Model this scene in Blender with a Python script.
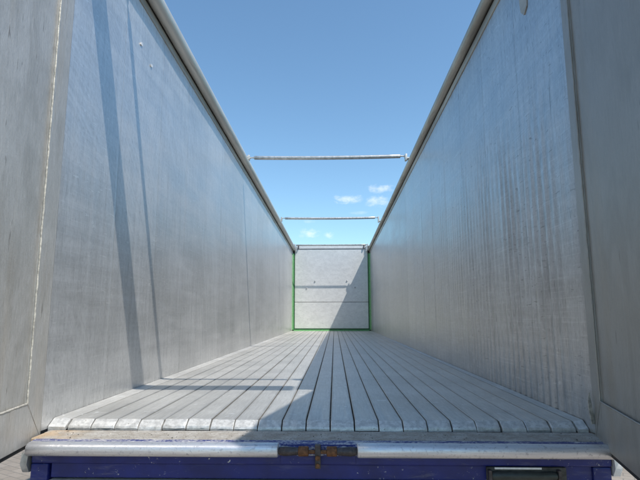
import bpy, bmesh, math, random
from mathutils import Vector, Matrix, noise

random.seed(11)
S = bpy.context.scene
C = S.collection
for o in list(bpy.data.objects):
    bpy.data.objects.remove(o, do_unlink=True)

FZ = 1.25            # height of the load floor above the ground
# ------------------------------------------------------------------ camera
cam = bpy.data.cameras.new('camera')
cam.sensor_width = 36.0
cam.lens = 495.5 / 640 * 36
cam.clip_start = 0.05
cam.clip_end = 5000
co = bpy.data.objects.new('camera', cam)
C.objects.link(co)
co.matrix_world = (Matrix.Translation((0.0968, -2.318, FZ + 0.4845))
                   @ Matrix.Rotation(math.radians(1.653), 4, 'Z')
                   @ Matrix.Rotation(math.radians(90 + 8.641), 4, 'X')
                   @ Matrix.Rotation(math.radians(-0.1), 4, 'Z'))
S.camera = co

# ------------------------------------------------------------------ sun, sky, exposure
SUN_DIR = Vector((0.484, -0.39, 1.0)).normalized()       # towards the sun
sun = bpy.data.lights.new('sun', 'SUN')
sun.energy = 3.6
sun.angle = math.radians(0.53)
sun.color = (1.0, 0.95, 0.88)
so = bpy.data.objects.new('sun', sun)
C.objects.link(so)
so.location = (8, -8, 16)
so.rotation_euler = SUN_DIR.to_track_quat('Z', 'Y').to_euler()

S.view_settings.view_transform = 'Standard'
S.view_settings.look = 'None'
S.view_settings.gamma = 1
S.view_settings.use_curve_mapping = False
S.view_settings.exposure = 0.45

W = bpy.data.worlds.new('World')
S.world = W
W.use_nodes = True
nt = W.node_tree
nt.nodes.clear()


class NB:
    """small helper that strings shader nodes together"""
    def __init__(self, tree):
        self.t = tree

    def n(self, kind, **kw):
        nd = self.t.nodes.new(kind)
        for k, v in kw.items():
            if k.startswith('i_'):
                key = k[2:]
                key = int(key) if key.isdigit() else key.replace('_', ' ')
                nd.inputs[key].default_value = v
            else:
                setattr(nd, k, v)
        return nd

    def put(self, sock, v):
        if isinstance(v, bpy.types.NodeSocket):
            self.t.links.new(v, sock)
        else:
            sock.default_value = v

    def m(self, op, a, b=None, c=None, clamp=False):
        nd = self.t.nodes.new('ShaderNodeMath')
        nd.operation = op
        nd.use_clamp = clamp
        for i, v in enumerate((a, b, c)):
            if v is not None:
                self.put(nd.inputs[i], v)
        return nd.outputs[0]

    def mix(self, f, a, b, mode='MIX'):
        nd = self.t.nodes.new('ShaderNodeMix')
        nd.data_type = 'RGBA'
        nd.blend_type = mode
        self.put(nd.inputs[0], f)
        for i, v in ((6, a), (7, b)):
            if isinstance(v, (tuple, list)) and len(v) == 3:
                v = (*v, 1)
            self.put(nd.inputs[i], v)
        return nd.outputs[2]

    def ramp(self, v, lo, hi, a=0.0, b=1.0):
        nd = self.t.nodes.new('ShaderNodeMapRange')
        nd.interpolation_type = 'SMOOTHSTEP'
        self.put(nd.inputs[0], v)
        for i, x in ((1, lo), (2, hi), (3, a), (4, b)):
            nd.inputs[i].default_value = x
        return nd.outputs[0]

    def noise(self, vec, scale, detail=4, rough=0.55, dist=0.0, stretch=None, off=(0, 0, 0)):
        if stretch:
            mp = self.n('ShaderNodeMapping')
            mp.inputs['Scale'].default_value = stretch
            mp.inputs['Location'].default_value = off
            self.put(mp.inputs[0], vec)
            vec = mp.outputs[0]
        nd = self.n('ShaderNodeTexNoise')
        nd.inputs['Scale'].default_value = scale
        nd.inputs['Detail'].default_value = detail
        nd.inputs['Roughness'].default_value = rough
        nd.inputs['Distortion'].default_value = dist
        self.put(nd.inputs['Vector'], vec)
        return nd.outputs[0]


b = NB(nt)
sky = b.n('ShaderNodeTexSky')
sky.sky_type = 'NISHITA'
sky.sun_disc = False
sky.sun_elevation = math.asin(SUN_DIR.z)
sky.sun_rotation = math.atan2(SUN_DIR.x, SUN_DIR.y)
sky.altitude = 50
sky.air_density = 1.0
sky.dust_density = 0.25
sky.ozone_density = 2.2
tc = b.n('ShaderNodeTexCoord')
sep = b.n('ShaderNodeSeparateXYZ')
nt.links.new(tc.outputs['Generated'], sep.inputs[0])
az = b.m('ARCTAN2', sep.outputs[0], sep.outputs[1])
el = b.m('ARCSINE', sep.outputs[2])
cmb = b.n('ShaderNodeCombineXYZ')
nt.links.new(az, cmb.inputs[0])
nt.links.new(el, cmb.inputs[1])
puff = b.noise(cmb.outputs[0], 60, 6, 0.62, 0.3, stretch=(1, 1.7, 1))
# fair-weather puffs: azimuth, elevation, half width, half height (radians), strength
clouds = []
for a0, e0, sa, se, st in (
        (0.0291, 0.2324, 0.034, 0.0110, 1.0), (0.0950, 0.2513, 0.032, 0.0095, 1.0),
        (0.0905, 0.2275, 0.028, 0.0130, 0.95), (-0.0513, 0.1635, 0.024, 0.0110, 0.9),
        (-0.0104, 0.1609, 0.013, 0.0075, 0.8), (-0.050, 0.188, 0.014, 0.004, 0.35),
        (0.052, 0.205, 0.022, 0.004, 0.35),
        (0.62, 0.20, 0.060, 0.016, 1.0), (0.95, 0.27, 0.090, 0.022, 1.0), (1.5, 0.22, 0.070, 0.018, 1.0),
        (2.2, 0.25, 0.080, 0.020, 1.0), (-0.55, 0.21, 0.050, 0.014, 1.0), (-1.1, 0.25, 0.090, 0.022, 1.0),
        (-1.8, 0.20, 0.070, 0.018, 1.0), (-2.6, 0.24, 0.085, 0.020, 1.0)):
    u = b.m('DIVIDE', b.m('SUBTRACT', az, a0), sa)
    v = b.m('DIVIDE', b.m('SUBTRACT', el, e0), se)
    r2 = b.m('ADD', b.m('MULTIPLY', u, u), b.m('MULTIPLY', v, v))
    h = b.m('ADD', b.m('SUBTRACT', 1.0, r2), b.m('MULTIPLY', b.m('SUBTRACT', puff, 0.5), 3.2))
    clouds.append(b.m('MULTIPLY', b.ramp(h, -0.1, 1.9), st))
tot = clouds[0]
for c_ in clouds[1:]:
    tot = b.m('MAXIMUM', tot, c_)
SKY_STRENGTH = 0.145
skyblue = b.mix(1.0, sky.outputs[0], (0.85, 1.01, 1.0), 'MULTIPLY')
skycol = b.mix(b.m('MULTIPLY', tot, 0.55), skyblue, (6.3, 6.5, 6.8))
bg = b.n('ShaderNodeBackground')
bg.inputs[1].default_value = SKY_STRENGTH
nt.links.new(skycol, bg.inputs[0])
out = b.n('ShaderNodeOutputWorld')
nt.links.new(bg.outputs[0], out.inputs[0])


# ------------------------------------------------------------------ materials
def material(name, build):
    m = bpy.data.materials.new(name)
    m.use_nodes = True
    t = m.node_tree
    t.nodes.clear()
    q = NB(t)
    bs = q.n('ShaderNodeBsdfPrincipled')
    o = q.n('ShaderNodeOutputMaterial')
    t.links.new(bs.outputs[0], o.inputs[0])
    geo = q.n('ShaderNodeNewGeometry')
    build(q, bs, geo.outputs['Position'])
    return m


def bump(q, bs, h, strength, dist):
    nd = q.n('ShaderNodeBump')
    nd.inputs['Strength'].default_value = strength
    nd.inputs['Distance'].default_value = dist
    q.put(nd.inputs['Height'], h)
    q.put(bs.inputs['Normal'], nd.outputs[0])


def wall_alu(dark):
    def f(q, bs, P):
        oi = q.n('ShaderNodeObjectInfo')
        streak = q.noise(P, 1, 5, 0.6, stretch=(1, 26, 0.9))          # upright streaks
        fine = q.noise(P, 1, 4, 0.65, stretch=(1, 150, 3.5))          # fine upright brushing
        smear = q.noise(P, 1, 5, 0.6, 0.8, stretch=(1, 1.1, 9), off=(3, 0, 1))   # load rubbing along the wall
        hair = q.noise(P, 1, 3, 0.7, 0.3, stretch=(1, 2.5, 120))
        blot = q.noise(P, 1.6, 5, 0.6)
        v = q.m('ADD', q.m('MULTIPLY', streak, 0.30), q.m('MULTIPLY', smear, 0.40))
        v = q.m('ADD', v, q.m('MULTIPLY', blot, 0.30))
        f0 = q.ramp(v, 0.36, 0.64)
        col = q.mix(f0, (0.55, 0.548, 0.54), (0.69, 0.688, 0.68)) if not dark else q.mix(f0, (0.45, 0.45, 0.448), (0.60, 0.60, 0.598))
        col = q.mix(q.m('MULTIPLY', q.ramp(hair, 0.52, 0.70), 0.35), col, (0.74, 0.74, 0.735))
        col = q.mix(q.m('MULTIPLY', q.ramp(fine, 0.48, 0.70), 0.34 if dark else 0.26), col, (0.26, 0.26, 0.255))
        mot = q.noise(P, 1, 4, 0.75, stretch=(1, 75, 42), off=(7, 7, 7))
        col = q.mix(q.m('MULTIPLY', q.ramp(mot, 0.50, 0.68), 0.24), col, (0.27, 0.27, 0.265))
        col = q.mix(q.m('MULTIPLY', q.ramp(mot, 0.48, 0.32), 0.22), col, (0.82, 0.82, 0.81))
        # dark upright gouges, sparse
        g1 = q.noise(P, 1, 3, 0.6, stretch=(1, 34, 2.6), off=(5, 2, 7))
        g2 = q.noise(P, 0.9, 2, 0.5, stretch=(1, 1, 1), off=(9, 1, 2))
        g = q.m('MULTIPLY', q.ramp(g1, 0.69, 0.74), q.ramp(g2, 0.50, 0.62))
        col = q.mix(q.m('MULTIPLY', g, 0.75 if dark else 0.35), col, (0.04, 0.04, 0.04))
        # many short dark strokes
        k1 = q.noise(P, 1, 2, 0.6, 0.2, stretch=(1, 95, 8), off=(3, 8, 2))
        k2 = q.noise(P, 1, 3, 0.6, stretch=(1, 1.7, 1.1), off=(1, 6, 6))
        k = q.m('MULTIPLY', q.ramp(k1, 0.64, 0.70), q.ramp(k2, 0.44, 0.60))
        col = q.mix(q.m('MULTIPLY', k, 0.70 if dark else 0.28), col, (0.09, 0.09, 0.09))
        r1 = q.noise(P, 1, 2, 0.6, 0.3, stretch=(1, 14, 75), off=(6, 1, 3))
        r = q.m('MULTIPLY', q.ramp(r1, 0.65, 0.70), q.ramp(k2, 0.56, 0.44))
        col = q.mix(q.m('MULTIPLY', r, 0.45), col, (0.12, 0.12, 0.12) if dark else (0.82, 0.82, 0.81))
        # bright diagonal / crosswise scratches
        s1 = q.noise(P, 1, 3, 0.65, 0.4, stretch=(1, 7, 22), off=(2, 4, 4))
        s2 = q.noise(P, 1.3, 2, 0.5, off=(4, 7, 1), stretch=(1, 1, 1))
        s = q.m('MULTIPLY', q.ramp(s1, 0.67, 0.73), q.ramp(s2, 0.5, 0.65))
        col = q.mix(q.m('MULTIPLY', s, 0.55), col, (0.80, 0.80, 0.79))
        # dark bands stored on the mesh, following the ripples of the buckled sheet
        at = q.n('ShaderNodeAttribute')
        at.attribute_name = 'ripple_mask'
        w = q.m('MULTIPLY', at.outputs['Fac'], q.ramp(q.noise(P, 1, 4, 0.65, stretch=(1, 20, 9), off=(4, 4, 1)), 0.36, 0.60))
        col = q.mix(q.m('MULTIPLY', w, 0.50), col, (0.15, 0.15, 0.15))
        # sweeping rub arcs left by loads near the doorway
        spw = q.n('ShaderNodeSeparateXYZ')
        q.put(spw.inputs[0], P)
        dy = q.m('ADD', spw.outputs[1], 1.1)
        dz = q.m('SUBTRACT', spw.outputs[2], FZ - 0.6)
        rad = q.m('SQRT', q.m('ADD', q.m('MULTIPLY', dy, dy), q.m('MULTIPLY', dz, dz)))
        cv = q.n('ShaderNodeCombineXYZ')
        q.put(cv.inputs[0], q.m('MULTIPLY', rad, 34))
        q.put(cv.inputs[1], q.m('ARCTAN2', dz, dy))
        arc = q.noise(cv.outputs[0], 1, 4, 0.6)
        am = q.ramp(q.noise(P, 1.1, 2, 0.5, off=(2, 2, 9), stretch=(1, 1, 1)), 0.40, 0.60)
        col = q.mix(q.m('MULTIPLY', q.m('MULTIPLY', q.ramp(arc, 0.42, 0.66), am), 0.06 if dark else 0.34), col, (0.78, 0.78, 0.775))
        tint = q.m('ADD', 0.95, q.m('MULTIPLY', oi.outputs['Random'], 0.10))
        tn = q.n('ShaderNodeCombineColor')
        for i in range(3):
            q.put(tn.inputs[i], tint)
        col = q.mix(1.0, col, tn.outputs[0], 'MULTIPLY')
        q.put(bs.inputs['Base Color'], col)
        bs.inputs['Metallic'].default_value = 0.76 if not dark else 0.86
        q.put(bs.inputs['Roughness'], q.m('ADD', q.m('ADD', 0.29 if not dark else 0.25, q.m('MULTIPLY', f0, 0.13)), q.m('MULTIPLY', fine, 0.10)))
        hh = q.m('ADD', q.m('ADD', q.m('MULTIPLY', fine, 0.35), q.m('MULTIPLY', mot, 0.45)), q.m('ADD', q.m('MULTIPLY', hair, 0.25), q.m('MULTIPLY', streak, 0.6)))
        bump(q, bs, hh, 0.38, 0.004)
    return f


def door_alu(q, bs, P, dark_tone=0.0):
    grain = q.noise(P, 1, 4, 0.75, stretch=(95, 95, 16))
    fleck = q.noise(P, 90, 3, 0.75)
    blot = q.noise(P, 2.2, 5, 0.6)
    f0 = q.ramp(blot, 0.35, 0.65)
    col = q.mix(f0, (0.42, 0.41, 0.385), (0.49, 0.482, 0.46))
    col = q.mix(q.m('MULTIPLY', q.ramp(grain, 0.50, 0.68), 0.30), col, (0.66, 0.65, 0.625))
    col = q.mix(q.m('MULTIPLY', q.ramp(grain, 0.49, 0.34), 0.28), col, (0.24, 0.232, 0.21))
    col = q.mix(q.m('MULTIPLY', q.ramp(fleck, 0.54, 0.68), 0.22), col, (0.28, 0.265, 0.235))
    gou = q.m('MULTIPLY', q.ramp(q.noise(P, 1, 2, 0.6, 0.2, stretch=(60, 60, 7), off=(1, 5, 3)), 0.67, 0.71), q.ramp(blot, 0.45, 0.58))
    col = q.mix(q.m('MULTIPLY', gou, 0.7), col, (0.08, 0.07, 0.06))
    warm = q.noise(P, 1, 4, 0.6, stretch=(7, 7, 0.5), off=(8, 3, 5))
    col = q.mix(q.m('MULTIPLY', q.ramp(warm, 0.50, 0.70), 0.30), col, (0.42, 0.34, 0.24))
    smg = q.noise(P, 1, 4, 0.55, 0.8, stretch=(5, 5, 2.2), off=(2, 9, 4))
    col = q.mix(q.m('MULTIPLY', q.ramp(smg, 0.48, 0.66), 0.32), col, (0.25, 0.24, 0.215))
    col = q.mix(dark_tone, col, (0.20, 0.18, 0.145))  # even mix towards a darker brown, used on the right door
    q.put(bs.inputs['Base Color'], col)
    bs.inputs['Metallic'].default_value = 0.38
    q.put(bs.inputs['Roughness'], q.m('ADD', 0.36, q.m('MULTIPLY', grain, 0.16)))
    bump(q, bs, q.m('ADD', grain, q.m('MULTIPLY', fleck, 0.5)), 0.4, 0.004)


def slat_alu(q, bs, P):
    oi = q.n('ShaderNodeObjectInfo')
    run = q.noise(P, 1, 5, 0.65, stretch=(150, 3.5, 1))
    scr = q.noise(P, 1, 3, 0.65, 0.6, stretch=(13, 30, 1), off=(2, 6, 1))
    blot = q.noise(P, 2.2, 6, 0.62)
    cross = q.noise(P, 1, 4, 0.7, 0.5, stretch=(9, 90, 1))
    f0 = q.ramp(q.m('ADD', q.m('MULTIPLY', run, 0.3), q.m('MULTIPLY', blot, 0.7)), 0.36, 0.64)
    col = q.mix(f0, (0.47, 0.455, 0.42), (0.59, 0.572, 0.53))
    col = q.mix(q.m('MULTIPLY', q.ramp(scr, 0.635, 0.68), 0.6), col, (0.80, 0.80, 0.78))
    col = q.mix(q.m('MULTIPLY', q.ramp(cross, 0.60, 0.74), 0.3), col, (0.33, 0.32, 0.30))
    grit = q.noise(P, 85, 4, 0.75)
    col = q.mix(q.m('MULTIPLY', q.ramp(grit, 0.54, 0.70), 0.20), col, (0.30, 0.29, 0.27))
    mot = q.noise(P, 1, 4, 0.7, 0.3, stretch=(110, 9, 1), off=(3, 1, 2))
    col = q.mix(q.m('MULTIPLY', q.ramp(mot, 0.50, 0.68), 0.26), col, (0.30, 0.29, 0.265))
    col = q.mix(q.m('MULTIPLY', q.ramp(mot, 0.48, 0.32), 0.26), col, (0.76, 0.75, 0.72))
    # grime kept along both edges of each plank
    tco = q.n('ShaderNodeTexCoord')
    spx = q.n('ShaderNodeSeparateXYZ')
    q.put(spx.inputs[0], tco.outputs['Object'])
    ed = q.ramp(q.m('ADD', q.m('ABSOLUTE', spx.outputs[0]), q.m('MULTIPLY', q.m('SUBTRACT', q.noise(P, 1, 3, 0.6, stretch=(1, 4, 1)), 0.5), 0.02)), 0.040, 0.053)
    col = q.mix(q.m('MULTIPLY', ed, 0.38), col, (0.18, 0.175, 0.165))
    tn = q.n('ShaderNodeCombineColor')
    tint = q.m('ADD', 0.94, q.m('MULTIPLY', oi.outputs['Random'], 0.12))
    for i in range(3):
        q.put(tn.inputs[i], tint)
    col = q.mix(1.0, col, tn.outputs[0], 'MULTIPLY')
    sp = q.n('ShaderNodeSeparateXYZ')
    q.put(sp.inputs[0], P)
    # overspray of the green sealer on the last hand's breadth before the front wall
    gr = q.m('MULTIPLY', q.ramp(sp.outputs[1], 13.16, 13.42), q.ramp(blot, 0.3, 0.6, 0.5, 1.0))
    col = q.mix(q.m('MULTIPLY', gr, 0.75), col, (0.25, 0.50, 0.24))
    q.put(bs.inputs['Base Color'], col)
    bs.inputs['Metallic'].default_value = 0.50
    q.put(bs.inputs['Roughness'], q.m('ADD', 0.32, q.m('MULTIPLY', blot, 0.22)))
    bump(q, bs, q.m('ADD', run, q.m('ADD', scr, cross)), 0.16, 0.003)


def plain(base, rough, metal=0.0, var=0.25, scale=9.0, bstr=0.15, dirt=None, stretch=None, lo=0.56, hi=0.70):
    def f(q, bs, P):
        nz = q.noise(P, scale, 6, 0.62, 0.2, stretch=stretch)
        d = tuple(c * (1 - var) for c in base)
        u = tuple(min(1, c * (1 + var * 0.6)) for c in base)
        col = q.mix(q.ramp(nz, 0.32, 0.68), d, u)
        if dirt:
            n2 = q.noise(P, scale * 2.3, 5, 0.65, 0.4, off=(4, 4, 4), stretch=stretch or (1, 1, 1))
            col = q.mix(q.ramp(n2, lo, hi), col, dirt)
        q.put(bs.inputs['Base Color'], col)
        bs.inputs['Metallic'].default_value = metal
        q.put(bs.inputs['Roughness'], q.m('ADD', rough - 0.06, q.m('MULTIPLY', nz, 0.14)))
        bump(q, bs, nz, bstr, 0.004)
    return f


def blue_paint(q, bs, P):
    nz = q.noise(P, 7, 6, 0.6)
    col = q.mix(q.ramp(nz, 0.3, 0.7), (0.005, 0.010, 0.095), (0.012, 0.020, 0.165))
    dust = q.noise(P, 1, 6, 0.7, 0.6, stretch=(5, 30, 30))
    col = q.mix(q.m('MULTIPLY', q.ramp(dust, 0.54, 0.75), 0.22), col, (0.30, 0.28, 0.26))
    chip = q.noise(P, 62, 4, 0.7, 0.3)
    big = q.noise(P, 5, 3, 0.6, off=(3, 2, 1), stretch=(1, 1, 1))
    ch = q.m('MULTIPLY', q.ramp(chip, 0.64, 0.69), q.ramp(big, 0.45, 0.59))
    col = q.mix(ch, col, (0.50, 0.48, 0.46))
    q.put(bs.inputs['Base Color'], col)
    q.put(bs.inputs['Roughness'], q.m('ADD', 0.30, q.m('MULTIPLY', nz, 0.25)))
    bump(q, bs, q.m('ADD', nz, q.m('MULTIPLY', ch, -0.5)), 0.2, 0.003)


def worn_strip(q, bs, P):
    """blue painted strip rubbed through to bare metal and dust"""
    n1 = q.noise(P, 1, 6, 0.7, 0.5, stretch=(14, 50, 50))
    n2 = q.noise(P, 90, 4, 0.7)
    f0 = q.ramp(q.m('ADD', q.m('MULTIPLY', n1, 0.6), q.m('MULTIPLY', n2, 0.4)), 0.45, 0.60)
    col = q.mix(f0, (0.03, 0.04, 0.17), (0.48, 0.47, 0.48))
    q.put(bs.inputs['Base Color'], col)
    bs.inputs['Metallic'].default_value = 0.2
    bs.inputs['Roughness'].default_value = 0.45
    bump(q, bs, n2, 0.3, 0.003)


def sill_dirt(q, bs, P):
    n1 = q.noise(P, 14, 6, 0.72, 0.2)
    n2 = q.noise(P, 110, 5, 0.8)
    col = q.mix(q.ramp(n1, 0.35, 0.65), (0.30, 0.27, 0.23), (0.43, 0.41, 0.375))
    col = q.mix(q.m('MULTIPLY', q.ramp(n2, 0.48, 0.66), 0.6), col, (0.15, 0.13, 0.11))
    sp = q.n('ShaderNodeSeparateXYZ')
    q.put(sp.inputs[0], P)
    n3 = q.noise(P, 9, 5, 0.6)
    rust = q.m('MULTIPLY', q.ramp(sp.outputs[0], -0.95, -1.22), q.ramp(n3, 0.35, 0.6))
    col = q.mix(q.m('MULTIPLY', rust, 0.6), col, (0.50, 0.33, 0.17))
    q.put(bs.inputs['Base Color'], col)
    bs.inputs['Metallic'].default_value = 0.1
    bs.inputs['Roughness'].default_value = 0.7
    bump(q, bs, n2, 0.4, 0.004)


def polished(q, bs, P):
    n1 = q.noise(P, 1, 5, 0.65, stretch=(3, 60, 60))
    n2 = q.noise(P, 70, 4, 0.7, 0.4)
    col = q.mix(q.ramp(n1, 0.3, 0.7), (0.58, 0.58, 0.60), (0.78, 0.78, 0.79))
    col = q.mix(q.m('MULTIPLY', q.ramp(n2, 0.54, 0.68), 0.55), col, (0.30, 0.30, 0.33))
    q.put(bs.inputs['Base Color'], col)
    bs.inputs['Metallic'].default_value = 0.75
    q.put(bs.inputs['Roughness'], q.m('ADD', 0.26, q.m('MULTIPLY', n2, 0.3)))
    bump(q, bs, q.m('ADD', n1, n2), 0.35, 0.003)


def paving(q, bs, P):
    bt = q.n('ShaderNodeTexBrick')
    bt.inputs['Scale'].default_value = 1.0
    bt.inputs['Brick Width'].default_value = 0.21
    bt.inputs['Row Height'].default_value = 0.105
    bt.inputs['Mortar Size'].default_value = 0.006
    bt.inputs['Color1'].default_value = (0.235, 0.195, 0.155, 1)
    bt.inputs['Color2'].default_value = (0.29, 0.245, 0.20, 1)
    bt.inputs['Mortar'].default_value = (0.17, 0.15, 0.125, 1)
    mp = q.n('ShaderNodeMapping')
    mp.inputs['Rotation'].default_value = (0, 0, 0.5)
    q.put(mp.inputs[0], P)
    q.put(bt.inputs[0], mp.outputs[0])
    n1 = q.noise(P, 0.9, 6, 0.65)
    n2 = q.noise(P, 40, 5, 0.7)
    col = q.mix(q.m('MULTIPLY', q.ramp(n1, 0.4, 0.7), 0.35), bt.outputs[0], (0.17, 0.145, 0.12))
    col = q.mix(q.m('MULTIPLY', q.ramp(n2, 0.5, 0.75), 0.4), col, (0.36, 0.31, 0.26))
    q.put(bs.inputs['Base Color'], col)
    bs.inputs['Roughness'].default_value = 0.85
    bump(q, bs, q.m('SUBTRACT', n2, bt.outputs[1]), 0.4, 0.006)


M = {
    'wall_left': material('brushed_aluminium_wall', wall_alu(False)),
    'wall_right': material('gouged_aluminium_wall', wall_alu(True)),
    'door': material('weathered_door_aluminium', door_alu),
    'door_brown': material('brown_door_aluminium', lambda q, bs, P: door_alu(q, bs, P, 0.42)),
    'slat': material('scuffed_floor_aluminium', slat_alu),
    'nose': material('bright_slat_nose', plain((0.60, 0.59, 0.565), 0.42, 0.4, 0.22, 45, 0.35, (0.30, 0.275, 0.235), None, 0.60, 0.70)),
    'rail': material('rail_aluminium', plain((0.56, 0.545, 0.51), 0.45, 0.35, 0.22, 6, 0.2, (0.44, 0.425, 0.39), (1, 0.12, 1))),
    'rail_dirty': material('dirty_rail_aluminium', plain((0.42, 0.39, 0.34), 0.5, 0.35, 0.3, 8, 0.2, (0.31, 0.285, 0.24), (1, 0.12, 1))),
    'rubber': material('black_rubber', plain((0.02, 0.02, 0.02), 0.6, 0, 0.3, 20, 0.2)),
    'gap': material('dark_gap_steel', plain((0.075, 0.07, 0.062), 0.85, 0, 0.4, 40, 0.3)),
    'bead': material('weld_bead_aluminium', plain((0.56, 0.53, 0.46), 0.5, 0.3, 0.35, 60, 0.5)),
    'bulk': material('scuffed_pale_front_wall', plain((0.68, 0.675, 0.66), 0.5, 0.15, 0.08, 5, 0.3, (0.54, 0.535, 0.52), (1.4, 1, 2.4), 0.50, 0.78)),
    'green': material('green_sealant', plain((0.10, 0.30, 0.11), 0.6, 0, 0.3, 25, 0.3)),
    'green_dark': material('deep_green_sealant', plain((0.035, 0.11, 0.045), 0.6, 0, 0.3, 25, 0.3)),
    'green_pale': material('pale_green_overspray', plain((0.33, 0.50, 0.31), 0.65, 0, 0.2, 18, 0.2, (0.48, 0.52, 0.47), None, 0.5, 0.66)),
    'galv': material('galvanised_steel', plain((0.50, 0.50, 0.49), 0.42, 0.6, 0.25, 22, 0.2, (0.28, 0.26, 0.24))),
    'blue': material('chipped_blue_paint', blue_paint),
    'worn': material('rubbed_blue_strip', worn_strip),
    'sill': material('dirty_sill_plate', sill_dirt),
    'polished': material('polished_buffer', polished),
    'rust': material('rusty_steel', plain((0.17, 0.075, 0.03), 0.75, 0.2, 0.5, 60, 0.5, (0.08, 0.04, 0.025))),
    'dark_steel': material('greasy_dark_steel', plain((0.07, 0.06, 0.06), 0.5, 0.4, 0.4, 40, 0.4, (0.16, 0.10, 0.07))),
    'chip': material('bare_chipped_metal', plain((0.75, 0.75, 0.74), 0.4, 0.3, 0.1, 60, 0.5)),
    'handle': material('dull_green_grey_bar', plain((0.035, 0.043, 0.04), 0.5, 0.2, 0.3, 30, 0.2)),
    'paving': material('beige_paving', paving),
    'outer': material('painted_outer_skin', plain((0.55, 0.55, 0.54), 0.4, 0.3, 0.1, 3, 0.1)),
}

# ------------------------------------------------------------------ mesh helpers
class MB:
    def __init__(self):
        self.v, self.f, self.mi = [], [], []

    def add(self, vs, fs, mi=0):
        k = len(self.v)
        self.v += [Vector(p) for p in vs]
        self.f += [tuple(i + k for i in q) for q in fs]
        self.mi += [mi] * len(fs)
        return self

    def box(self, x0, x1, y0, y1, z0, z1, bev=0.0, mi=0):
        bm = bmesh.new()
        bmesh.ops.create_cube(bm, size=1)
        for v in bm.verts:
            v.co = Vector(((x0 + x1) / 2 + v.co.x * (x1 - x0), (y0 + y1) / 2 + v.co.y * (y1 - y0),
                           (z0 + z1) / 2 + v.co.z * (z1 - z0)))
        if bev:
            bmesh.ops.bevel(bm, geom=bm.edges[:], offset=bev, segments=2, profile=0.5, affect='EDGES')
        bm.verts.index_update()
        self.add([v.co.copy() for v in bm.verts], [tuple(v.index for v in f.verts) for f in bm.faces], mi)
        bm.free()
        return self

    def loft(self, rings, cap=True, mi=0):
        n = len(rings[0])
        vs = [p for r in rings for p in r]
        fs = []
        for k in range(len(rings) - 1):
            for i in range(n):
                j = (i + 1) % n
                fs.append((k * n + i, k * n + j, (k + 1) * n + j, (k + 1) * n + i))
        if cap:
            fs.append(tuple(reversed(range(n))))
            fs.append(tuple((len(rings) - 1) * n + i for i in range(n)))
        return self.add(vs, fs, mi)

    def tube(self, pts, r, n=12, mi=0):
        pts = [Vector(p) for p in pts]
        rr = r if isinstance(r, (list, tuple)) else [r] * len(pts)
        rings = []
        t0 = (pts[1] - pts[0]).normalized()
        u = t0.orthogonal().normalized()
        for i, p in enumerate(pts):
            t = (pts[min(i + 1, len(pts) - 1)] - pts[max(i - 1, 0)]).normalized()
            u = (u - t * u.dot(t)).normalized()
            w = t.cross(u)
            rings.append([p + (u * math.cos(a) + w * math.sin(a)) * rr[i] for a in
                          [2 * math.pi * k / n for k in range(n)]])
        return self.loft(rings, True, mi)

    def profile_x(self, prof, x0, x1, mi=0, nx=1):
        """closed (y, z) outline drawn along x"""
        return self.loft([[(x0 + (x1 - x0) * k / nx, y, z) for y, z in prof] for k in range(nx + 1)], True, mi)

    def profile_y(self, prof, ys, mi=0, lift=lambda y: 0.0):
        """closed (x, z) outline drawn along y"""
        return self.loft([[(x, y, z + lift(y)) for x, z in prof] for y in ys], True, mi)


def world_loc(o):
    p = Vector(o.location)
    while o.parent:
        o = o.parent
        p += Vector(o.location)
    return p


def obj(name, mb, mats, parent=None, smooth=None, base=False, label=None):
    """one mesh object; geometry given in world coordinates, origin put at its own middle"""
    vs = mb.v
    lo = Vector([min(v[i] for v in vs) for i in range(3)])
    hi = Vector([max(v[i] for v in vs) for i in range(3)])
    c = (lo + hi) / 2
    if base:
        c.z = lo.z
    me = bpy.data.meshes.new(name)
    me.from_pydata([v - c for v in vs], [], mb.f)
    if not isinstance(mats, (list, tuple)):
        mats = [mats]
    for m in mats:
        me.materials.append(M[m])
    me.polygons.foreach_set('material_index', mb.mi)
    bm = bmesh.new()
    bm.from_mesh(me)
    bmesh.ops.recalc_face_normals(bm, faces=bm.faces)
    bm.to_mesh(me)
    bm.free()
    if smooth:
        me.polygons.foreach_set('use_smooth', [True] * len(me.polygons))
        me.set_sharp_from_angle(angle=math.radians(smooth))
    me.update()
    o = bpy.data.objects.new(name, me)
    C.objects.link(o)
    if parent:
        o.parent = parent
        o.location = c - world_loc(parent)
    else:
        o.location = c
    if label:
        o['label'] = label
    return o


def empty(name, loc, parent=None, label=None):
    o = bpy.data.objects.new(name, None)
    o.empty_display_size = 0.2
    C.objects.link(o)
    if parent:
        o.parent = parent
        o.location = Vector(loc) - world_loc(parent)
    else:
        o.location = loc
    if label:
        o['label'] = label
    return o


def circle(cx, cz, r, n=16, sx=1.0, sz=1.0):
    return [(cx + r * sx * math.cos(2 * math.pi * k / n), cz + r * sz * math.sin(2 * math.pi * k / n)) for k in range(n)]


# ------------------------------------------------------------------ ground
g = MB()
N = 24
for j in range(N + 1):
    for i in range(N + 1):
        u = (i / N * 2 - 1)
        v = (j / N * 2 - 1)
        g.v.append(Vector((math.copysign(abs(u) ** 3, u) * 900, 5 + math.copysign(abs(v) ** 3, v) * 900, 0)))
for j in range(N):
    for i in range(N):
        k = j * (N + 1) + i
        g.f.append((k, k + 1, k + N + 2, k + N + 1))
        g.mi.append(0)
go = obj('ground', g, 'paving')
go['kind'] = 'structure'

# ------------------------------------------------------------------ the trailer
LEN = 13.5
HW = 1.24
trailer = empty('semi_trailer', (0, 6.75, 0))
trailer['label'] = 'open-top aluminium semi-trailer seen from its open rear doors, blue rear beam'
trailer['category'] = 'trailer'


def top(y):                       # height of the side walls' upper edge, falling a little to the front
    return FZ + 2.75 - 0.0122 * y


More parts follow.
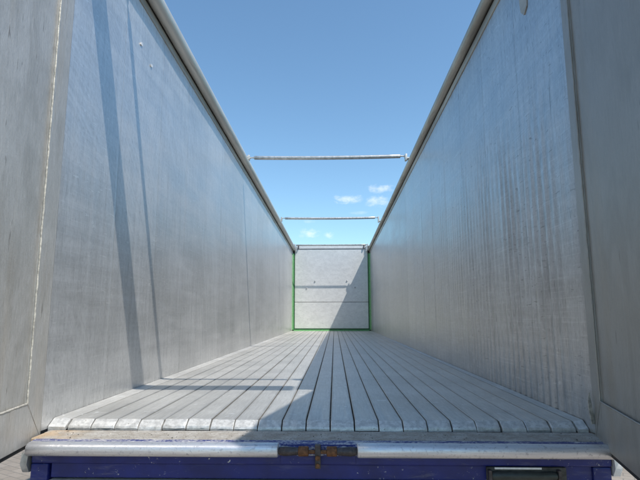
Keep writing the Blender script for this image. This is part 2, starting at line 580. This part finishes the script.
# --- moving floor: 21 planks on a subfloor
floor = empty('load_floor', (0, 6.75, FZ - 0.05), trailer)
obj('subfloor', MB().box(-1.235, 1.235, 0.135, LEN + 0.02, FZ - 0.06, FZ - 0.024), 'gap', floor)
obj('floor_gutter', MB().box(-1.235, 1.235, 0.025, 0.1345, FZ - 0.09, FZ - 0.058), 'gap', floor)
PITCH = 0.11165
X0 = -1.155
hw = 0.0534


def slat_mesh(k_):
    """one floor plank with a bent-down, knocked-about nose"""
    mb = MB()
    xs = [-hw + 0.0035 + (2 * hw - 0.007) * k / 7 for k in range(8)]
    prof = [(-hw, -0.022), (-hw, -0.0035), (-hw + 0.001, -0.0012)] + [(x, 0.0004 * (1 - (x / hw) ** 2)) for x in xs] + \
           [(hw - 0.001, -0.0012), (hw, -0.0035), (hw, -0.022)]
    n = len(prof)
    rings = []
    for q, (y, dz) in enumerate(((LEN - 0.04, 0), (2.0, 0), (0.6, 0), (0.1095, 0), (0.1075, -0.0008), (0.088, -0.0125), (0.070, -0.0245), (0.0665, -0.0335))):
        ring = []
        for k, (x, z) in enumerate(prof):
            jit = 0.0016 * noise.noise((x * 45, y * 60, k_ * 3.7)) if q >= 4 else 0
            jy = 0.005 * noise.noise((x * 30, 2.0, k_ * 5.1 + 9)) if q >= 4 else 0
            zz = max(z + dz + jit, -0.0365) if k not in (0, n - 1) else (min(z, dz - 0.010) if q < 5 else -0.043)
            ring.append((x, y + jy, FZ + zz))
        rings.append(ring)
    vs = [p for r in rings for p in r]
    for k in range(len(rings) - 1):
        for i in range(n):
            j = (i + 1) % n
            mb.f.append((k * n + i, k * n + j, (k + 1) * n + j, (k + 1) * n + i))
            mb.mi.append(1 if k >= 4 else 0)
    mb.f.append(tuple(range(n)))
    mb.mi.append(0)
    mb.f.append(tuple((len(rings) - 1) * n + i for i in reversed(range(n))))
    mb.mi.append(1)
    mb.v = [Vector(p) for p in vs]
    return mb


for i in range(21):
    o = obj('floor_slat', slat_mesh(i), ['slat', 'nose'], floor, smooth=22)
    o.location += Vector((X0 + PITCH * (i + 0.5) + random.uniform(-.0011, .0011), random.uniform(-0.010, 0.006), random.uniform(-0.0012, 0.0012)))
xl, xr = X0 - 0.003, X0 + 21 * PITCH + 0.003
ys = [0.085] + [LEN - 0.04]
for s, x in ((-1, xl), (1, xr)):
    mb = MB()
    w0, w1 = s * (HW - 0.003), x
    prof = [(w0, -0.022), (w0, 0.006), (w0 - s * 0.004, 0.007), (w0 - s * 0.010, 0.004), (x + s * 0.006, 0.001), (x, -0.001), (x, -0.022)]
    rings = [[(px, LEN - 0.04, FZ + pz) for px, pz in prof], [(px, 0.10, FZ + pz) for px, pz in prof],
             [(px, 0.050, FZ + (pz * 0.4 - 0.026 if pz > -0.01 else -0.045)) for px, pz in prof]]
    mb.loft(rings)
    mb.mi = [1 if 7 <= k < 14 or k == len(mb.f) - 1 else 0 for k in range(len(mb.f))]
    obj('floor_edge_profile', mb, ['slat', 'nose'], floor, smooth=30)

# --- side walls: upright panels under a top rail
PW = 0.69
JOINT0 = -0.07


def side_wall(s):
    wall = empty('side_wall', (s * 1.26, 6.75, FZ), trailer,
                 label='sunlit left aluminium side wall crossed by two slanting shadow stripes' if s < 0 else
                 'shaded right aluminium side wall with upright ripples and dark gouges')
    mat = 'wall_left' if s < 0 else 'wall_right'
    y0 = 0.0
    edges = [0.0] + [JOINT0 + PW * k for k in range(1, 20)] + [LEN + 0.03]
    for a, b_ in zip(edges[:-1], edges[1:]):
        a2, b2 = a + 0.0009, b_ - 0.0009
        ripple = 1.0 if s > 0 else 0.12
        near = a < 4.2
        nx = int((b2 - a2) / 0.0115) if near and s > 0 else (30 if near else 10)
        nz = 44 if near else 10
        mb = MB()
        vs, fs, ripple_mask = [], [], []
        dents = [(random.uniform(a2 + .05, b2 - .05), random.uniform(0.1, 2.5), random.uniform(.03, .09), random.uniform(.05, .16),
                  random.uniform(-.002, .004)) for _ in range(3 if near else 0)]
        for j in range(nz + 1):
            for i in range(nx + 1):
                y = a2 + (b2 - a2) * i / nx
                z = -0.033 + (top(y) - FZ + 0.027) * j / nz
                fade = math.exp(-max(0, y - 0.9) / 1.5) * (1 / (1 + math.exp((z - 1.70 + 0.30 * noise.noise((y * 4.1, 3, s))) * 6)))
                fade *= 0.35 + 0.65 * min(1, max(0, (y - 0.05) / 0.35))
                ph = 2 * math.pi * y / 0.088 + 1.6 * noise.noise((y * 1.7, z * 0.25, 4.2))
                amp = max(0.0, 0.85 + 0.8 * noise.noise((y * 4, z * 0.9, 9)))
                d = ripple * 0.0034 * fade * math.sin(ph) * amp
                ripple_mask.append(min(1, max(0, ripple * fade * amp * (0.5 + 0.5 * math.sin(ph + 1.2)) ** 2 * 1.3)) if s > 0 else 0.0)
                d += 0.0022 * noise.noise((y * 1.6, z * 0.9, 2.0 + s)) + 0.0007 * noise.noise((y * 6.5, z * 1.4, 7.0 + s))
                for dy, dz, ry, rz, am in dents:
                    d += am * math.exp(-((y - dy) / ry) ** 2 - ((z - dz) / rz) ** 2)
                ed = min(i, nx - i)
                if ed == 0:
                    d += 0.0015
                vs.append((s * (HW + d), y, FZ + z))
        for j in range(nz):
            for i in range(nx):
                k = j * (nx + 1) + i
                fs.append((k, k + 1, k + nx + 2, k + nx + 1))
        # back and rim so that the panel has its thickness
        m = len(vs)
        vs += [(s * (HW + 0.03), a2, FZ - 0.033), (s * (HW + 0.03), b2, FZ - 0.033),
               (s * (HW + 0.03), b2, top(b2) - 0.006), (s * (HW + 0.03), a2, top(a2) - 0.006)]
        fs.append((m, m + 1, m + 2, m + 3))
        fs.append(tuple(range(nx + 1)) + (m + 1, m))
        fs.append(tuple(nz * (nx + 1) + i for i in range(nx + 1)) + (m + 2, m + 3))
        fs.append(tuple(j * (nx + 1) for j in range(nz + 1)) + (m + 3, m))
        fs.append(tuple(j * (nx + 1) + nx for j in range(nz + 1)) + (m + 2, m + 1))
        mb.add(vs, fs)
        po = obj('wall_panel', mb, mat, wall, smooth=35)
        at = po.data.attributes.new('ripple_mask', 'FLOAT', 'POINT')
        at.data.foreach_set('value', ripple_mask + [0.0] * (len(po.data.vertices) - len(ripple_mask)))
    # outer skin
    obj('outer_skin', MB().box(s * (HW + 0.0315), s * (HW + 0.045), 0.0, LEN + 0.03, FZ - 0.12, FZ + 2.55), 'outer', wall)
    lift = lambda y: top(y) - FZ
    ysr = [0.0, 1.5, 3.0, 5.0, 7.5, 10.0, LEN + 0.03]
    zs = 0.0365 if s < 0 else 0.062
    # flat band below the top tube
    pr = [(s * (HW + 0.001), FZ - zs - 0.064), (s * (HW - 0.007), FZ - zs - 0.064), (s * (HW - 0.009), FZ - zs - 0.062),
          (s * (HW - 0.009), FZ - zs - 0.0035), (s * (HW - 0.007), FZ - zs - 0.0015), (s * (HW + 0.001), FZ - zs - 0.0015)]
    obj('rail_band', MB().profile_y(pr, ysr, 0, lift), 'rail_dirty', wall, smooth=40)
    # top tube
    if s < 0:
        c, r = (-1.19, FZ + 0.016), 0.054
        c2 = (-1.252, FZ + 0.012)
    else:
        c, r = (1.206, FZ - 0.016), 0.041
        c2 = (1.262, FZ - 0.004)
    obj('top_rail', MB().profile_y(circle(c[0], c[1], r, 20), ysr, 0, lift), 'rail' if s < 0 else 'rail_dirty', wall, smooth=50)
    obj('rail_seam', MB().profile_y([(s * (HW + 0.02), FZ - zs), (s * (HW - 0.006), FZ - zs), (s * (HW - 0.010), FZ + 0.004),
                                       (s * (HW + 0.02), FZ + 0.012)], ysr, 0, lift), 'rubber', wall)  # black strip standing in for the contact shadow in the tube seam
    obj('rail_cap', MB().profile_y(circle(c2[0], c2[1], 0.03, 12), ysr, 0, lift), 'rail_dirty', wall, smooth=50)
    return wall


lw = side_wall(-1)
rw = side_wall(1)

# chips and the riveted patch on the walls
def flake(pts, x, th, name, mat, parent):
    mb = MB()
    n = len(pts)
    s = 1 if x > 0 else -1
    vs = [(x, y, z) for y, z in pts] + [(x - s * th, y + random.uniform(-.001, .001), z) for y, z in pts]
    fs = [tuple(range(n)), tuple(range(2 * n - 1, n - 1, -1))] + [(i, (i + 1) % n, n + (i + 1) % n, n + i) for i in range(n)]
    mb.add(vs, fs)
    return obj(name, mb, mat, parent)


def blob(y, z, ry, rz, n=8, rot=0.0):
    out_ = []
    for k in range(n):
        a = 2 * math.pi * k / n
        r = random.uniform(0.6, 1.1)
        u, v = ry * r * math.cos(a), rz * r * math.sin(a)
        out_.append((y + u * math.cos(rot) - v * math.sin(rot), FZ + z + u * math.sin(rot) + v * math.cos(rot)))
    return out_


flake(blob(0.853, 2.355, 0.020, 0.013, rot=0.5), -HW + 0.002, 0.006, 'bare_chip', 'chip', lw)
flake(blob(1.051, 2.297, 0.022, 0.012, rot=0.4), -HW + 0.002, 0.006, 'bare_chip', 'chip', lw)
flake([(0.374, FZ + 2.42), (0.50, FZ + 2.42), (0.485, FZ + 2.30), (0.44, FZ + 2.255), (0.395, FZ + 2.285)], HW + 0.002, 0.005,
      'patch_plate', 'rail_dirty', rw)

# --- front wall
bulk = empty('front_wall', (0, LEN, FZ), trailer, label='pale front wall at the far end, edged with green sealant')
YF = LEN
obj('panel', MB().box(-1.165, 1.165, YF, YF + 0.05, FZ + 0.905, FZ + 2.585, 0.006), 'bulk', bulk)
obj('panel', MB().box(-1.165, 1.165, YF + 0.004, YF + 0.05, FZ + 0.075, FZ + 0.893, 0.006), 'bulk', bulk)
obj('backing_sheet', MB().box(-1.24, 1.24, YF + 0.052, YF + 0.07, FZ - 0.02, FZ + 2.70), 'gap', bulk)
obj('top_rail', MB().box(-1.13, 1.13, YF - 0.015, YF + 0.05, FZ + 2.600, FZ + 2.705, 0.01), 'bulk', bulk)
obj('top_rail_lip', MB().box(-1.13, 1.13, YF - 0.02, YF + 0.05, FZ + 2.708, FZ + 2.735, 0.004), 'dark_steel', bulk)
for x, z in ((-0.522, 1.559), (0.498, 1.571), (-0.785, 1.345), (0.75, 1.356)):
    e = MB()
    e.box(x - 0.02, x + 0.02, YF - 0.008, YF, FZ + z - 0.022, FZ + z + 0.022, 0.003)
    e.tube([(x - 0.02, YF - 0.008, FZ + z), (x - 0.015, YF - 0.019, FZ + z - 0.005), (x + 0.015, YF - 0.019, FZ + z - 0.005),
            (x + 0.02, YF - 0.008, FZ + z)], 0.007, 8)
    obj('lashing_eye', e, 'galv', bulk, smooth=40)
for s in (-1, 1):
    obj('bracket', MB().box(s * 1.135 - 0.03, s * 1.135 + 0.03, YF - 0.05, YF - 0.022, FZ + 2.50, FZ + 2.68, 0.006), 'galv', bulk)
    obj('latch', MB().box(s * 1.05 - 0.015, s * 1.05 + 0.015, YF - 0.06, YF - 0.0155, FZ + 2.60, FZ + 2.70, 0.004), 'dark_steel', bulk)
# sealant: deep green groove against the panel, green fillet in the corner, pale skin on wall and floor
for s in (-1, 1):
    obj('sealant_groove', MB().box(s * 1.166, s * 1.192, YF - 0.004, YF + 0.04, FZ + 0.062, FZ + 2.45, 0.002), 'green_dark', bulk)
    f = MB()
    f.loft([[(s * 1.2385, YF - 0.055, z), (s * 1.193, YF - 0.010, z), (s * 1.193, YF + 0.04, z), (s * 1.2385, YF + 0.04, z)] for z in
            (FZ + 0.034, FZ + 2.45)])
    obj('sealant_fillet', f, 'green', bulk)
    obj('sealant_smear', MB().box(s * 1.2335, s * 1.2385, YF - 0.30, YF - 0.056, FZ + 0.034, FZ + 2.43, 0.001), 'green_pale', bulk)
obj('sealant_groove', MB().box(-1.19, 1.19, YF - 0.006, YF + 0.04, FZ + 0.034, FZ + 0.072, 0.002), 'green_dark', bulk)
f = MB()
f.loft([[(x, YF - 0.075, FZ + 0.003), (x, YF - 0.012, FZ + 0.033), (x, YF + 0.04, FZ + 0.033), (x, YF + 0.04, FZ + 0.003)] for x in (-1.19, 1.19)])
obj('sealant_fillet', f, 'green', bulk)

# --- rear header over the doorway (out of the picture above, it throws the broad shadow stripe)
obj('rear_header', MB().box(-1.13, 1.13, -0.03, 0.155, FZ + 2.70, FZ + 2.765, 0.008), 'rail', trailer)

# --- rear doors
def door(s, ang, hx):
    d = empty('rear_door', (hx, 0, FZ), trailer,
              label='left rear door, weathered pale inner face with a white weld bead' if s < 0 else
              'right rear door, dull brown-grey scratched inner face in shade')
    ca, sa = math.cos(ang), math.sin(ang)
    ax = Vector((-s * sa, -ca, 0))              # from the hinge towards the camera
    nx = Vector((-s * ca, sa, 0))               # out of the inner face
    O = Vector((hx, -0.006, FZ))

    def P(u, n, z):
        return O + ax * u + nx * n + Vector((0, 0, z))

    dm = 'door' if s < 0 else 'door_brown'
    Wd, zb, zt = 1.24, -0.062, 2.655
    st, br = (0.155, 0.175) if s < 0 else (0.12, 0.185)

    def plate(poly, n0, n1, name, mat):
        mb = MB()
        k = len(poly)
        e = 0.003
        cx_ = sum(p[0] for p in poly) / k
        cz_ = sum(p[1] for p in poly) / k
        inn = [(p[0] + e * (1 if p[0] < cx_ else -1), p[1] + e * (1 if p[1] < cz_ else -1)) for p in poly]
        mb.loft([[P(u, n0, z) for u, z in poly], [P(u, n1 - e, z) for u, z in poly], [P(u, n1, z) for u, z in inn]])
        return obj(name, mb, mat, d)

    m = 0.0012
    plate([(0.0, zb), (st, zb + br - m), (st, zt - st + m), (0.0, zt)], -0.02, 0.012, 'door_stile', dm)
    plate([(Wd, zb), (Wd - st, zb + br - m), (Wd - st, zt - st + m), (Wd, zt)], -0.02, 0.012, 'door_stile', dm)
    plate([(m * 1.2, zb), (Wd - m * 1.2, zb), (Wd - st - m, zb + br - m), (st + m, zb + br - m)], -0.02, 0.012, 'door_rail', dm)
    plate([(m * 1.2, zt), (Wd - m * 1.2, zt), (Wd - st - m, zt - st + m), (st + m, zt - st + m)], -0.02, 0.012, 'door_rail', dm)
    # inset panel with soft waviness
    mb = MB()
    nu, nz_ = 20, 34
    u0, u1, z0, z1 = st + 0.001, Wd - st - 0.001, zb + br, zt - st
    vs, fs = [], []
    for j in range(nz_ + 1):
        for i in range(nu + 1):
            u = u0 + (u1 - u0) * i / nu
            z = z0 + (z1 - z0) * j / nz_
            vs.append(P(u, 0.001 + 0.0016 * noise.noise((u * 3.2, z * 2.1, s * 3.3)) + 0.0008 * noise.noise((u * 9, z * 6, s)), z))
    for j in range(nz_):
        for i in range(nu):
            k = j * (nu + 1) + i
            fs.append((k, k + 1, k + nu + 2, k + nu + 1))
    q = len(vs)
    vs += [P(u0, -0.018, z0), P(u1, -0.018, z0), P(u1, -0.018, z1), P(u0, -0.018, z1)]
    fs += [(q, q + 1, q + 2, q + 3), tuple(range(nu + 1)) + (q + 1, q), tuple(nz_ * (nu + 1) + i for i in range(nu + 1)) + (q + 2, q + 3),
           tuple(j * (nu + 1) for j in range(nz_ + 1)) + (q + 3, q), tuple(j * (nu + 1) + nu for j in range(nz_ + 1)) + (q + 2, q + 1)]
    mb.add(vs, fs)
    obj('door_panel', mb, dm, d, smooth=40)
    # weld bead round the panel
    r = 0.0040 if s < 0 else 0.0035
    bead = []
    for (ua, za), (ub, zb_) in (((st, zb + br), (st, zt - st)), ((st, zb + br), (Wd - st, zb + br)), ((Wd - st, zb + br), (Wd - st, zt - st)),
                                ((st, zt - st), (Wd - st, zt - st))):
        n = max(8, int(math.hypot(ub - ua, zb_ - za) / 0.022))
        pts = [P(ua + (ub - ua) * k / n + random.uniform(-.0009, .0009), 0.011 + random.uniform(-.001, .001), za + (zb_ - za) * k / n) for k in range(n + 1)]
        rad = [r * random.uniform(0.75, 1.2) for _ in pts]
        bm_ = MB()
        bm_.tube(pts, rad, 8)
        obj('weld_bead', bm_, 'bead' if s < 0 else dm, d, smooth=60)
    # rubber seal along the bottom and outer skin
    sl = MB()
    sl.loft([[P(u, -0.045, zb - 0.016), P(u, 0.006, zb - 0.016), P(u, 0.006, zb - 0.0015), P(u, -0.045, zb - 0.0015)] for u in (0.004, Wd - 0.004)])
    obj('bottom_seal', sl, 'rubber', d)
    ou = MB()
    ou.loft([[P(u, -0.045, zb), P(u, -0.0205, zb), P(u, -0.0205, zt), P(u, -0.045, zt)] for u in (0.0, Wd)])
    obj('outer_skin', ou, 'outer', d)
    for z in (0.25, 1.3, 2.35):
        h = MB()
        h.tube([P(-0.003, -0.06, z - 0.08), P(-0.003, -0.06, z + 0.08)], 0.014, 10)
        obj('hinge', h, 'galv', d, smooth=40)
    return d


ld = door(-1, math.radians(8.0), -1.25)
rd = door(1, math.radians(13.0), 1.250)

# torn seal strip sticking out at the foot of the right wall's edge
mb = MB()
rings = []
for k, (x, y, z, w) in enumerate(((1.233, 0.0, 0.010, 0.020), (1.226, -0.006, 0.045, 0.021), (1.218, -0.012, 0.085, 0.020), (1.222, -0.004, 0.118, 0.014),
                                  (1.229, 0.002, 0.142, 0.006))):
    rings.append([(x - w * 0.5, y - w * 0.7, FZ + z), (x + w * 0.5, y - w * 0.3, FZ + z), (x + w * 0.45, y - w * 0.1, FZ + z), (x - w * 0.5, y - w * 0.4, FZ + z)])
mb.loft(rings)
obj('torn_seal', mb, 'bead', rw, smooth=60)

# --- rear beam with its buffer, lock and slot
beam = empty('rear_beam', (0.017, -0.1, FZ - 0.3), trailer, label='blue painted rear beam with silver buffer bars and rusty lock')
CX = 0.017
ZP = FZ - 0.038
# dirty sill plates in two strips, then a rubbed blue strip
obj('sill_plate', MB().profile_x([(0.040, ZP - 0.012), (0.040, ZP), (-0.009, ZP), (-0.012, ZP - 0.003), (-0.012, ZP - 0.012)], CX - 1.235, CX + 1.235), 'sill', beam)
obj('sill_plate', MB().profile_x([(-0.0135, ZP - 0.014), (-0.0135, ZP - 0.003), (-0.016, ZP - 0.001), (-0.104, ZP - 0.001), (-0.107, ZP - 0.004), (-0.107, ZP - 0.014)],
                                 CX - 1.235, CX + 1.235), 'sill', beam)
obj('painted_strip', MB().profile_x([(-0.108, ZP - 0.02), (-0.108, ZP - 0.003), (-0.150, ZP - 0.006), (-0.165, ZP - 0.016), (-0.165, ZP - 0.05), (-0.108, ZP - 0.05)],
                                    CX - 1.215, CX + 1.215), 'worn', beam, smooth=40)
# box beam below
obj('beam_face', MB().box(CX - 1.20, CX + 1.205, -0.155, 0.02, FZ - 0.128, FZ - 0.0855, 0.006), 'blue', beam)
obj('recessed_face', MB().box(CX - 1.12, CX + 1.13, -0.140, -0.01, FZ - 0.188, FZ - 0.129, 0.003), 'blue', beam)
obj('lower_flange', MB().box(CX - 1.12, CX + 1.13, -0.165, 0.02, FZ - 0.215, FZ - 0.194, 0.004), 'rail', beam)
obj('lower_beam', MB().box(CX - 1.19, CX + 1.19, -0.10, 0.04, FZ - 0.42, FZ - 0.216, 0.006), 'blue', beam)
for s in (-1, 1):
    obj('corner_post', MB().box(CX + s * 1.165 - 0.037, CX + s * 1.165 + 0.037, -0.152, 0.01, FZ - 0.44, FZ - 0.1295, 0.006), 'blue', beam)
    e = MB()
    e.loft([[(CX + s * x, y, FZ + z) for y, z in ((0.0, -0.06), (-0.12, -0.066), (-0.165, -0.085), (-0.172, -0.13), (-0.15, -0.165), (0.0, -0.17))] for x in
            (1.208, 1.236)])
    obj('beam_end_cap', e, 'galv' if s < 0 else 'chip', beam, smooth=50)
# buffer bars either side of the lock
for x0, x1 in ((CX - 1.205, -0.138), (0.186, CX + 1.215)):
    mb = MB()
    prof = []
    cy, cz = -0.168, FZ - 0.0655
    n = 18
    for k in range(n):
        a = 2 * math.pi * k / n
        prof.append((cy + 0.034 * math.copysign(abs(math.cos(a)) ** 0.7, math.cos(a)), cz + 0.027 * math.copysign(abs(math.sin(a)) ** 0.7, math.sin(a))))
    xs = [x0, x0 + 0.004] + [x0 + 0.004 + (x1 - x0 - 0.008) * k / 10 for k in range(1, 11)] + [x1]
    rings = []
    for k, x in enumerate(xs):
        sc = 0.86 if k in (0, len(xs) - 1) else 1.0
        rings.append([(x, cy + (y - cy) * sc, cz + (z - cz) * sc) for y, z in prof])
    mb.loft(rings)
    obj('buffer_bar', mb, 'polished', beam, smooth=50)
# lock in the gap
lock = 'lock'
obj('lock_plate', MB().box(-0.131, 0.180, -0.160, -0.1545, FZ - 0.122, FZ - 0.046, 0.002), 'blue', beam)
ly, lz = -0.185, FZ - 0.066
for s, xa in ((-1, -0.131), (1, 0.179)):
    mid = 0.024
    mb = MB()
    mb.tube([(xa, ly + 0.01, lz - 0.002), (xa - s * 0.02, ly, lz), (xa - s * 0.075, ly, lz), (xa - s * 0.085, ly, lz)], [0.016, 0.019, 0.0145, 0.011], 14)
    obj('lock_sleeve', mb, 'dark_steel', beam, smooth=50)
    mb = MB()
    xb = mid + s * 0.058
    mb.tube([(xb - 0.021, ly, lz), (xb - 0.019, ly, lz), (xb + 0.019, ly, lz), (xb + 0.021, ly, lz)], [0.016, 0.0195, 0.0195, 0.016], 14)
    obj('lock_bushing', mb, 'rust', beam, smooth=40)
mb = MB()
mb.tube([(-0.03, ly, lz - 0.002), (0.08, ly, lz - 0.002)], 0.0075, 10)
obj('lock_shaft', mb, 'rust', beam, smooth=50)
mb = MB()
mb.box(0.013, 0.037, ly - 0.012, ly + 0.012, lz - 0.066, lz + 0.028, 0.004)
obj('lock_catch', mb, 'dark_steel', beam)
mb = MB()
mb.tube([(0.025, ly - 0.012, lz - 0.022), (0.025, ly - 0.020, lz - 0.022)], 0.010, 8)
mb.tube([(0.025, ly - 0.012, lz - 0.052), (0.025, ly - 0.020, lz - 0.052)], 0.009, 8)
obj('lock_bolt', mb, 'rust', beam, smooth=30)
# slot with a round bar, right of the middle
obj('slot_box', MB().box(0.715, 1.035, -0.1575, -0.141, FZ - 0.183, FZ - 0.131, 0.002), 'gap', beam)
obj('slot_lip', MB().box(0.745, 0.935, -0.1625, -0.1585, FZ - 0.1375, FZ - 0.1295, 0.001), 'chip', beam)
mb = MB()
mb.tube([(0.728, -0.168, FZ - 0.160), (0.735, -0.168, FZ - 0.160), (0.985, -0.168, FZ - 0.160), (0.992, -0.168, FZ - 0.160)], [0.011, 0.016, 0.016, 0.011], 14)
obj('slot_bar', mb, 'handle', beam, smooth=50)
for x in (0.722, 1.0):
    obj('slot_cheek', MB().box(x - 0.007, x + 0.007, -0.182, -0.158, FZ - 0.186, FZ - 0.136, 0.003), 'dark_steel', beam)

# --- running gear that carries the body
chassis = empty('chassis', (0, 6.75, FZ - 0.3), trailer)
for s in (-1, 1):
    obj('chassis_rail', MB().box(s * 0.5 - 0.06, s * 0.5 + 0.06, 0.05, LEN - 0.1, FZ - 0.42, FZ - 0.07, 0.006), 'blue', chassis)
for y in (2.3, 3.6, 4.9):
    mb = MB()
    mb.tube([(-0.95, y, 0.51), (0.95, y, 0.51)], 0.06, 12)
    obj('axle', mb, 'gap', chassis, smooth=40)
    obj('axle_hanger', MB().box(-0.55, 0.55, y - 0.05, y + 0.05, 0.565, FZ - 0.421, 0.004), 'gap', chassis)
    for s in (-1, 1):
        wheel = MB()
        pr = [(0.28, -0.17), (0.44, -0.185), (0.495, -0.16), (0.51, -0.12), (0.51, 0.12), (0.495, 0.16), (0.44, 0.185), (0.28, 0.17)]
        n = 28
        rings = [[(s * 1.03 + w, y + r * math.cos(2 * math.pi * k / n), 0.51 + r * math.sin(2 * math.pi * k / n)) for k in range(n)] for r, w in pr]
        wheel.loft(rings, cap=False)
        ty = obj('tyre', wheel, 'rubber', chassis, smooth=40)
        rim = MB()
        rim.loft([[(s * 1.03 + w, y + r * math.cos(2 * math.pi * k / n), 0.51 + r * math.sin(2 * math.pi * k / n)) for k in range(n)] for r, w in
                  ((0.27, -0.15), (0.282, -0.14), (0.282, 0.14), (0.27, 0.15))])
        obj('rim', rim, 'galv', chassis, smooth=40)
for s in (-1, 1):
    obj('landing_leg', MB().box(s * 0.75 - 0.06, s * 0.75 + 0.06, 10.9, 11.02, 0.03, FZ - 0.07, 0.006), 'gap', chassis)
    obj('landing_foot', MB().box(s * 0.75 - 0.14, s * 0.75 + 0.14, 10.82, 11.10, 0.0, 0.03, 0.004), 'gap', chassis)

# ------------------------------------------------------------------ removable cross bars over the open top
def cross_bar(y, z, label, sag=0.012, r=0.028):
    c = empty('cross_bar', (0, y, FZ + z - r))
    c['label'] = label
    c['category'] = 'bar'
    c['group'] = 'cross bars over the open top'
    n = 14
    pts, rad = [], []
    for k in range(n + 1):
        t = k / n * 2 - 1
        pts.append((t * 1.055, y, FZ + z - sag * (1 - t * t)))
        rad.append(r)
    mb = MB()
    mb.tube([(-1.062, y, FZ + z)] + pts + [(1.062, y, FZ + z)], [r * 0.75] + rad + [r * 0.75], 14)
    obj('bar_tube', mb, 'galv', c, smooth=50)
    for s in (-1, 1):
        xr = -1.19 if s < 0 else 1.206
        zr = top(y) - FZ + (0.016 + 0.054 if s < 0 else -0.016 + 0.041)
        mb = MB()
        mb.tube([(s * 1.06, y, FZ + z), (s * 1.085, y, FZ + z + 0.004), (s * 1.11, y, FZ + z), (s * 1.13, y, FZ + z - 0.004)], [0.014, 0.011, 0.011, 0.016], 10)
        obj('end_pin', mb, 'galv', c, smooth=50)
        mb = MB()
        mb.box(xr - 0.045, xr + 0.045, y - 0.05, y + 0.05, FZ + zr - 0.008, FZ + zr + 0.006, 0.003)
        x_in = s * 1.125
        zt_ = max(z + 0.028, zr + 0.03)
        mb.box(min(x_in, x_in + s * 0.03), max(x_in, x_in + s * 0.03), y - 0.035, y + 0.035, FZ + min(zr, z) - 0.03, FZ + zt_, 0.005)
        mb.box(min(x_in, xr), max(x_in, xr), y - 0.02, y + 0.02, FZ + zr - 0.004, FZ + zr + 0.02, 0.003)
        obj('end_bracket', mb, 'rail', c, smooth=30)
    return c


cross_bar(0.50, 2.765, 'cross bar nearest the open rear doors, just above the picture edge')
cross_bar(4.62, 2.758, 'grey steel cross bar highest in view, thickest against the blue sky')
cross_bar(9.15, 2.752, 'thin grey cross bar midway between the upper bar and the front wall')
cross_bar(13.0, 2.660, 'farthest cross bar, lying just above the top of the front wall', sag=0.004, r=0.016)

# ------------------------------------------------------------------ loose grit on the sill and in the floor joints
gr = MB()
for k in range(700):
    x = random.uniform(-1.2, 1.22)
    if random.random() < 0.75:
        y, z = random.uniform(-0.104, 0.035), ZP - 0.0005
    else:
        jn = X0 + PITCH * random.randint(0, 21)
        x, y, z = jn + random.uniform(-.002, .002), 0.12 + random.random() ** 2 * 2.6, FZ - 0.006
    r = random.uniform(0.0012, 0.0034) * (1.5 if random.random() < 0.08 else 1)
    a0 = random.uniform(0, 6.28)
    vs = [(x + r * random.uniform(.7, 1.3) * math.cos(a0 + a), y + r * random.uniform(.7, 1.3) * math.sin(a0 + a), z) for a in (0, 1.57, 3.14, 4.71)]
    vs.append((x, y, z + r * random.uniform(.6, 1.2)))
    gr.add(vs, [(3, 2, 1, 0), (0, 1, 4), (1, 2, 4), (2, 3, 4), (3, 0, 4)], random.choice((0, 0, 0, 1, 2)))
go2 = obj('grit', gr, ['sill', 'gap', 'rail_dirty'])
go2['kind'] = 'stuff'
go2['label'] = 'loose brown and pale grit scattered along the sill and floor joints'
go2['category'] = 'grit'

S.render.resolution_x = 1024
S.render.resolution_y = 768
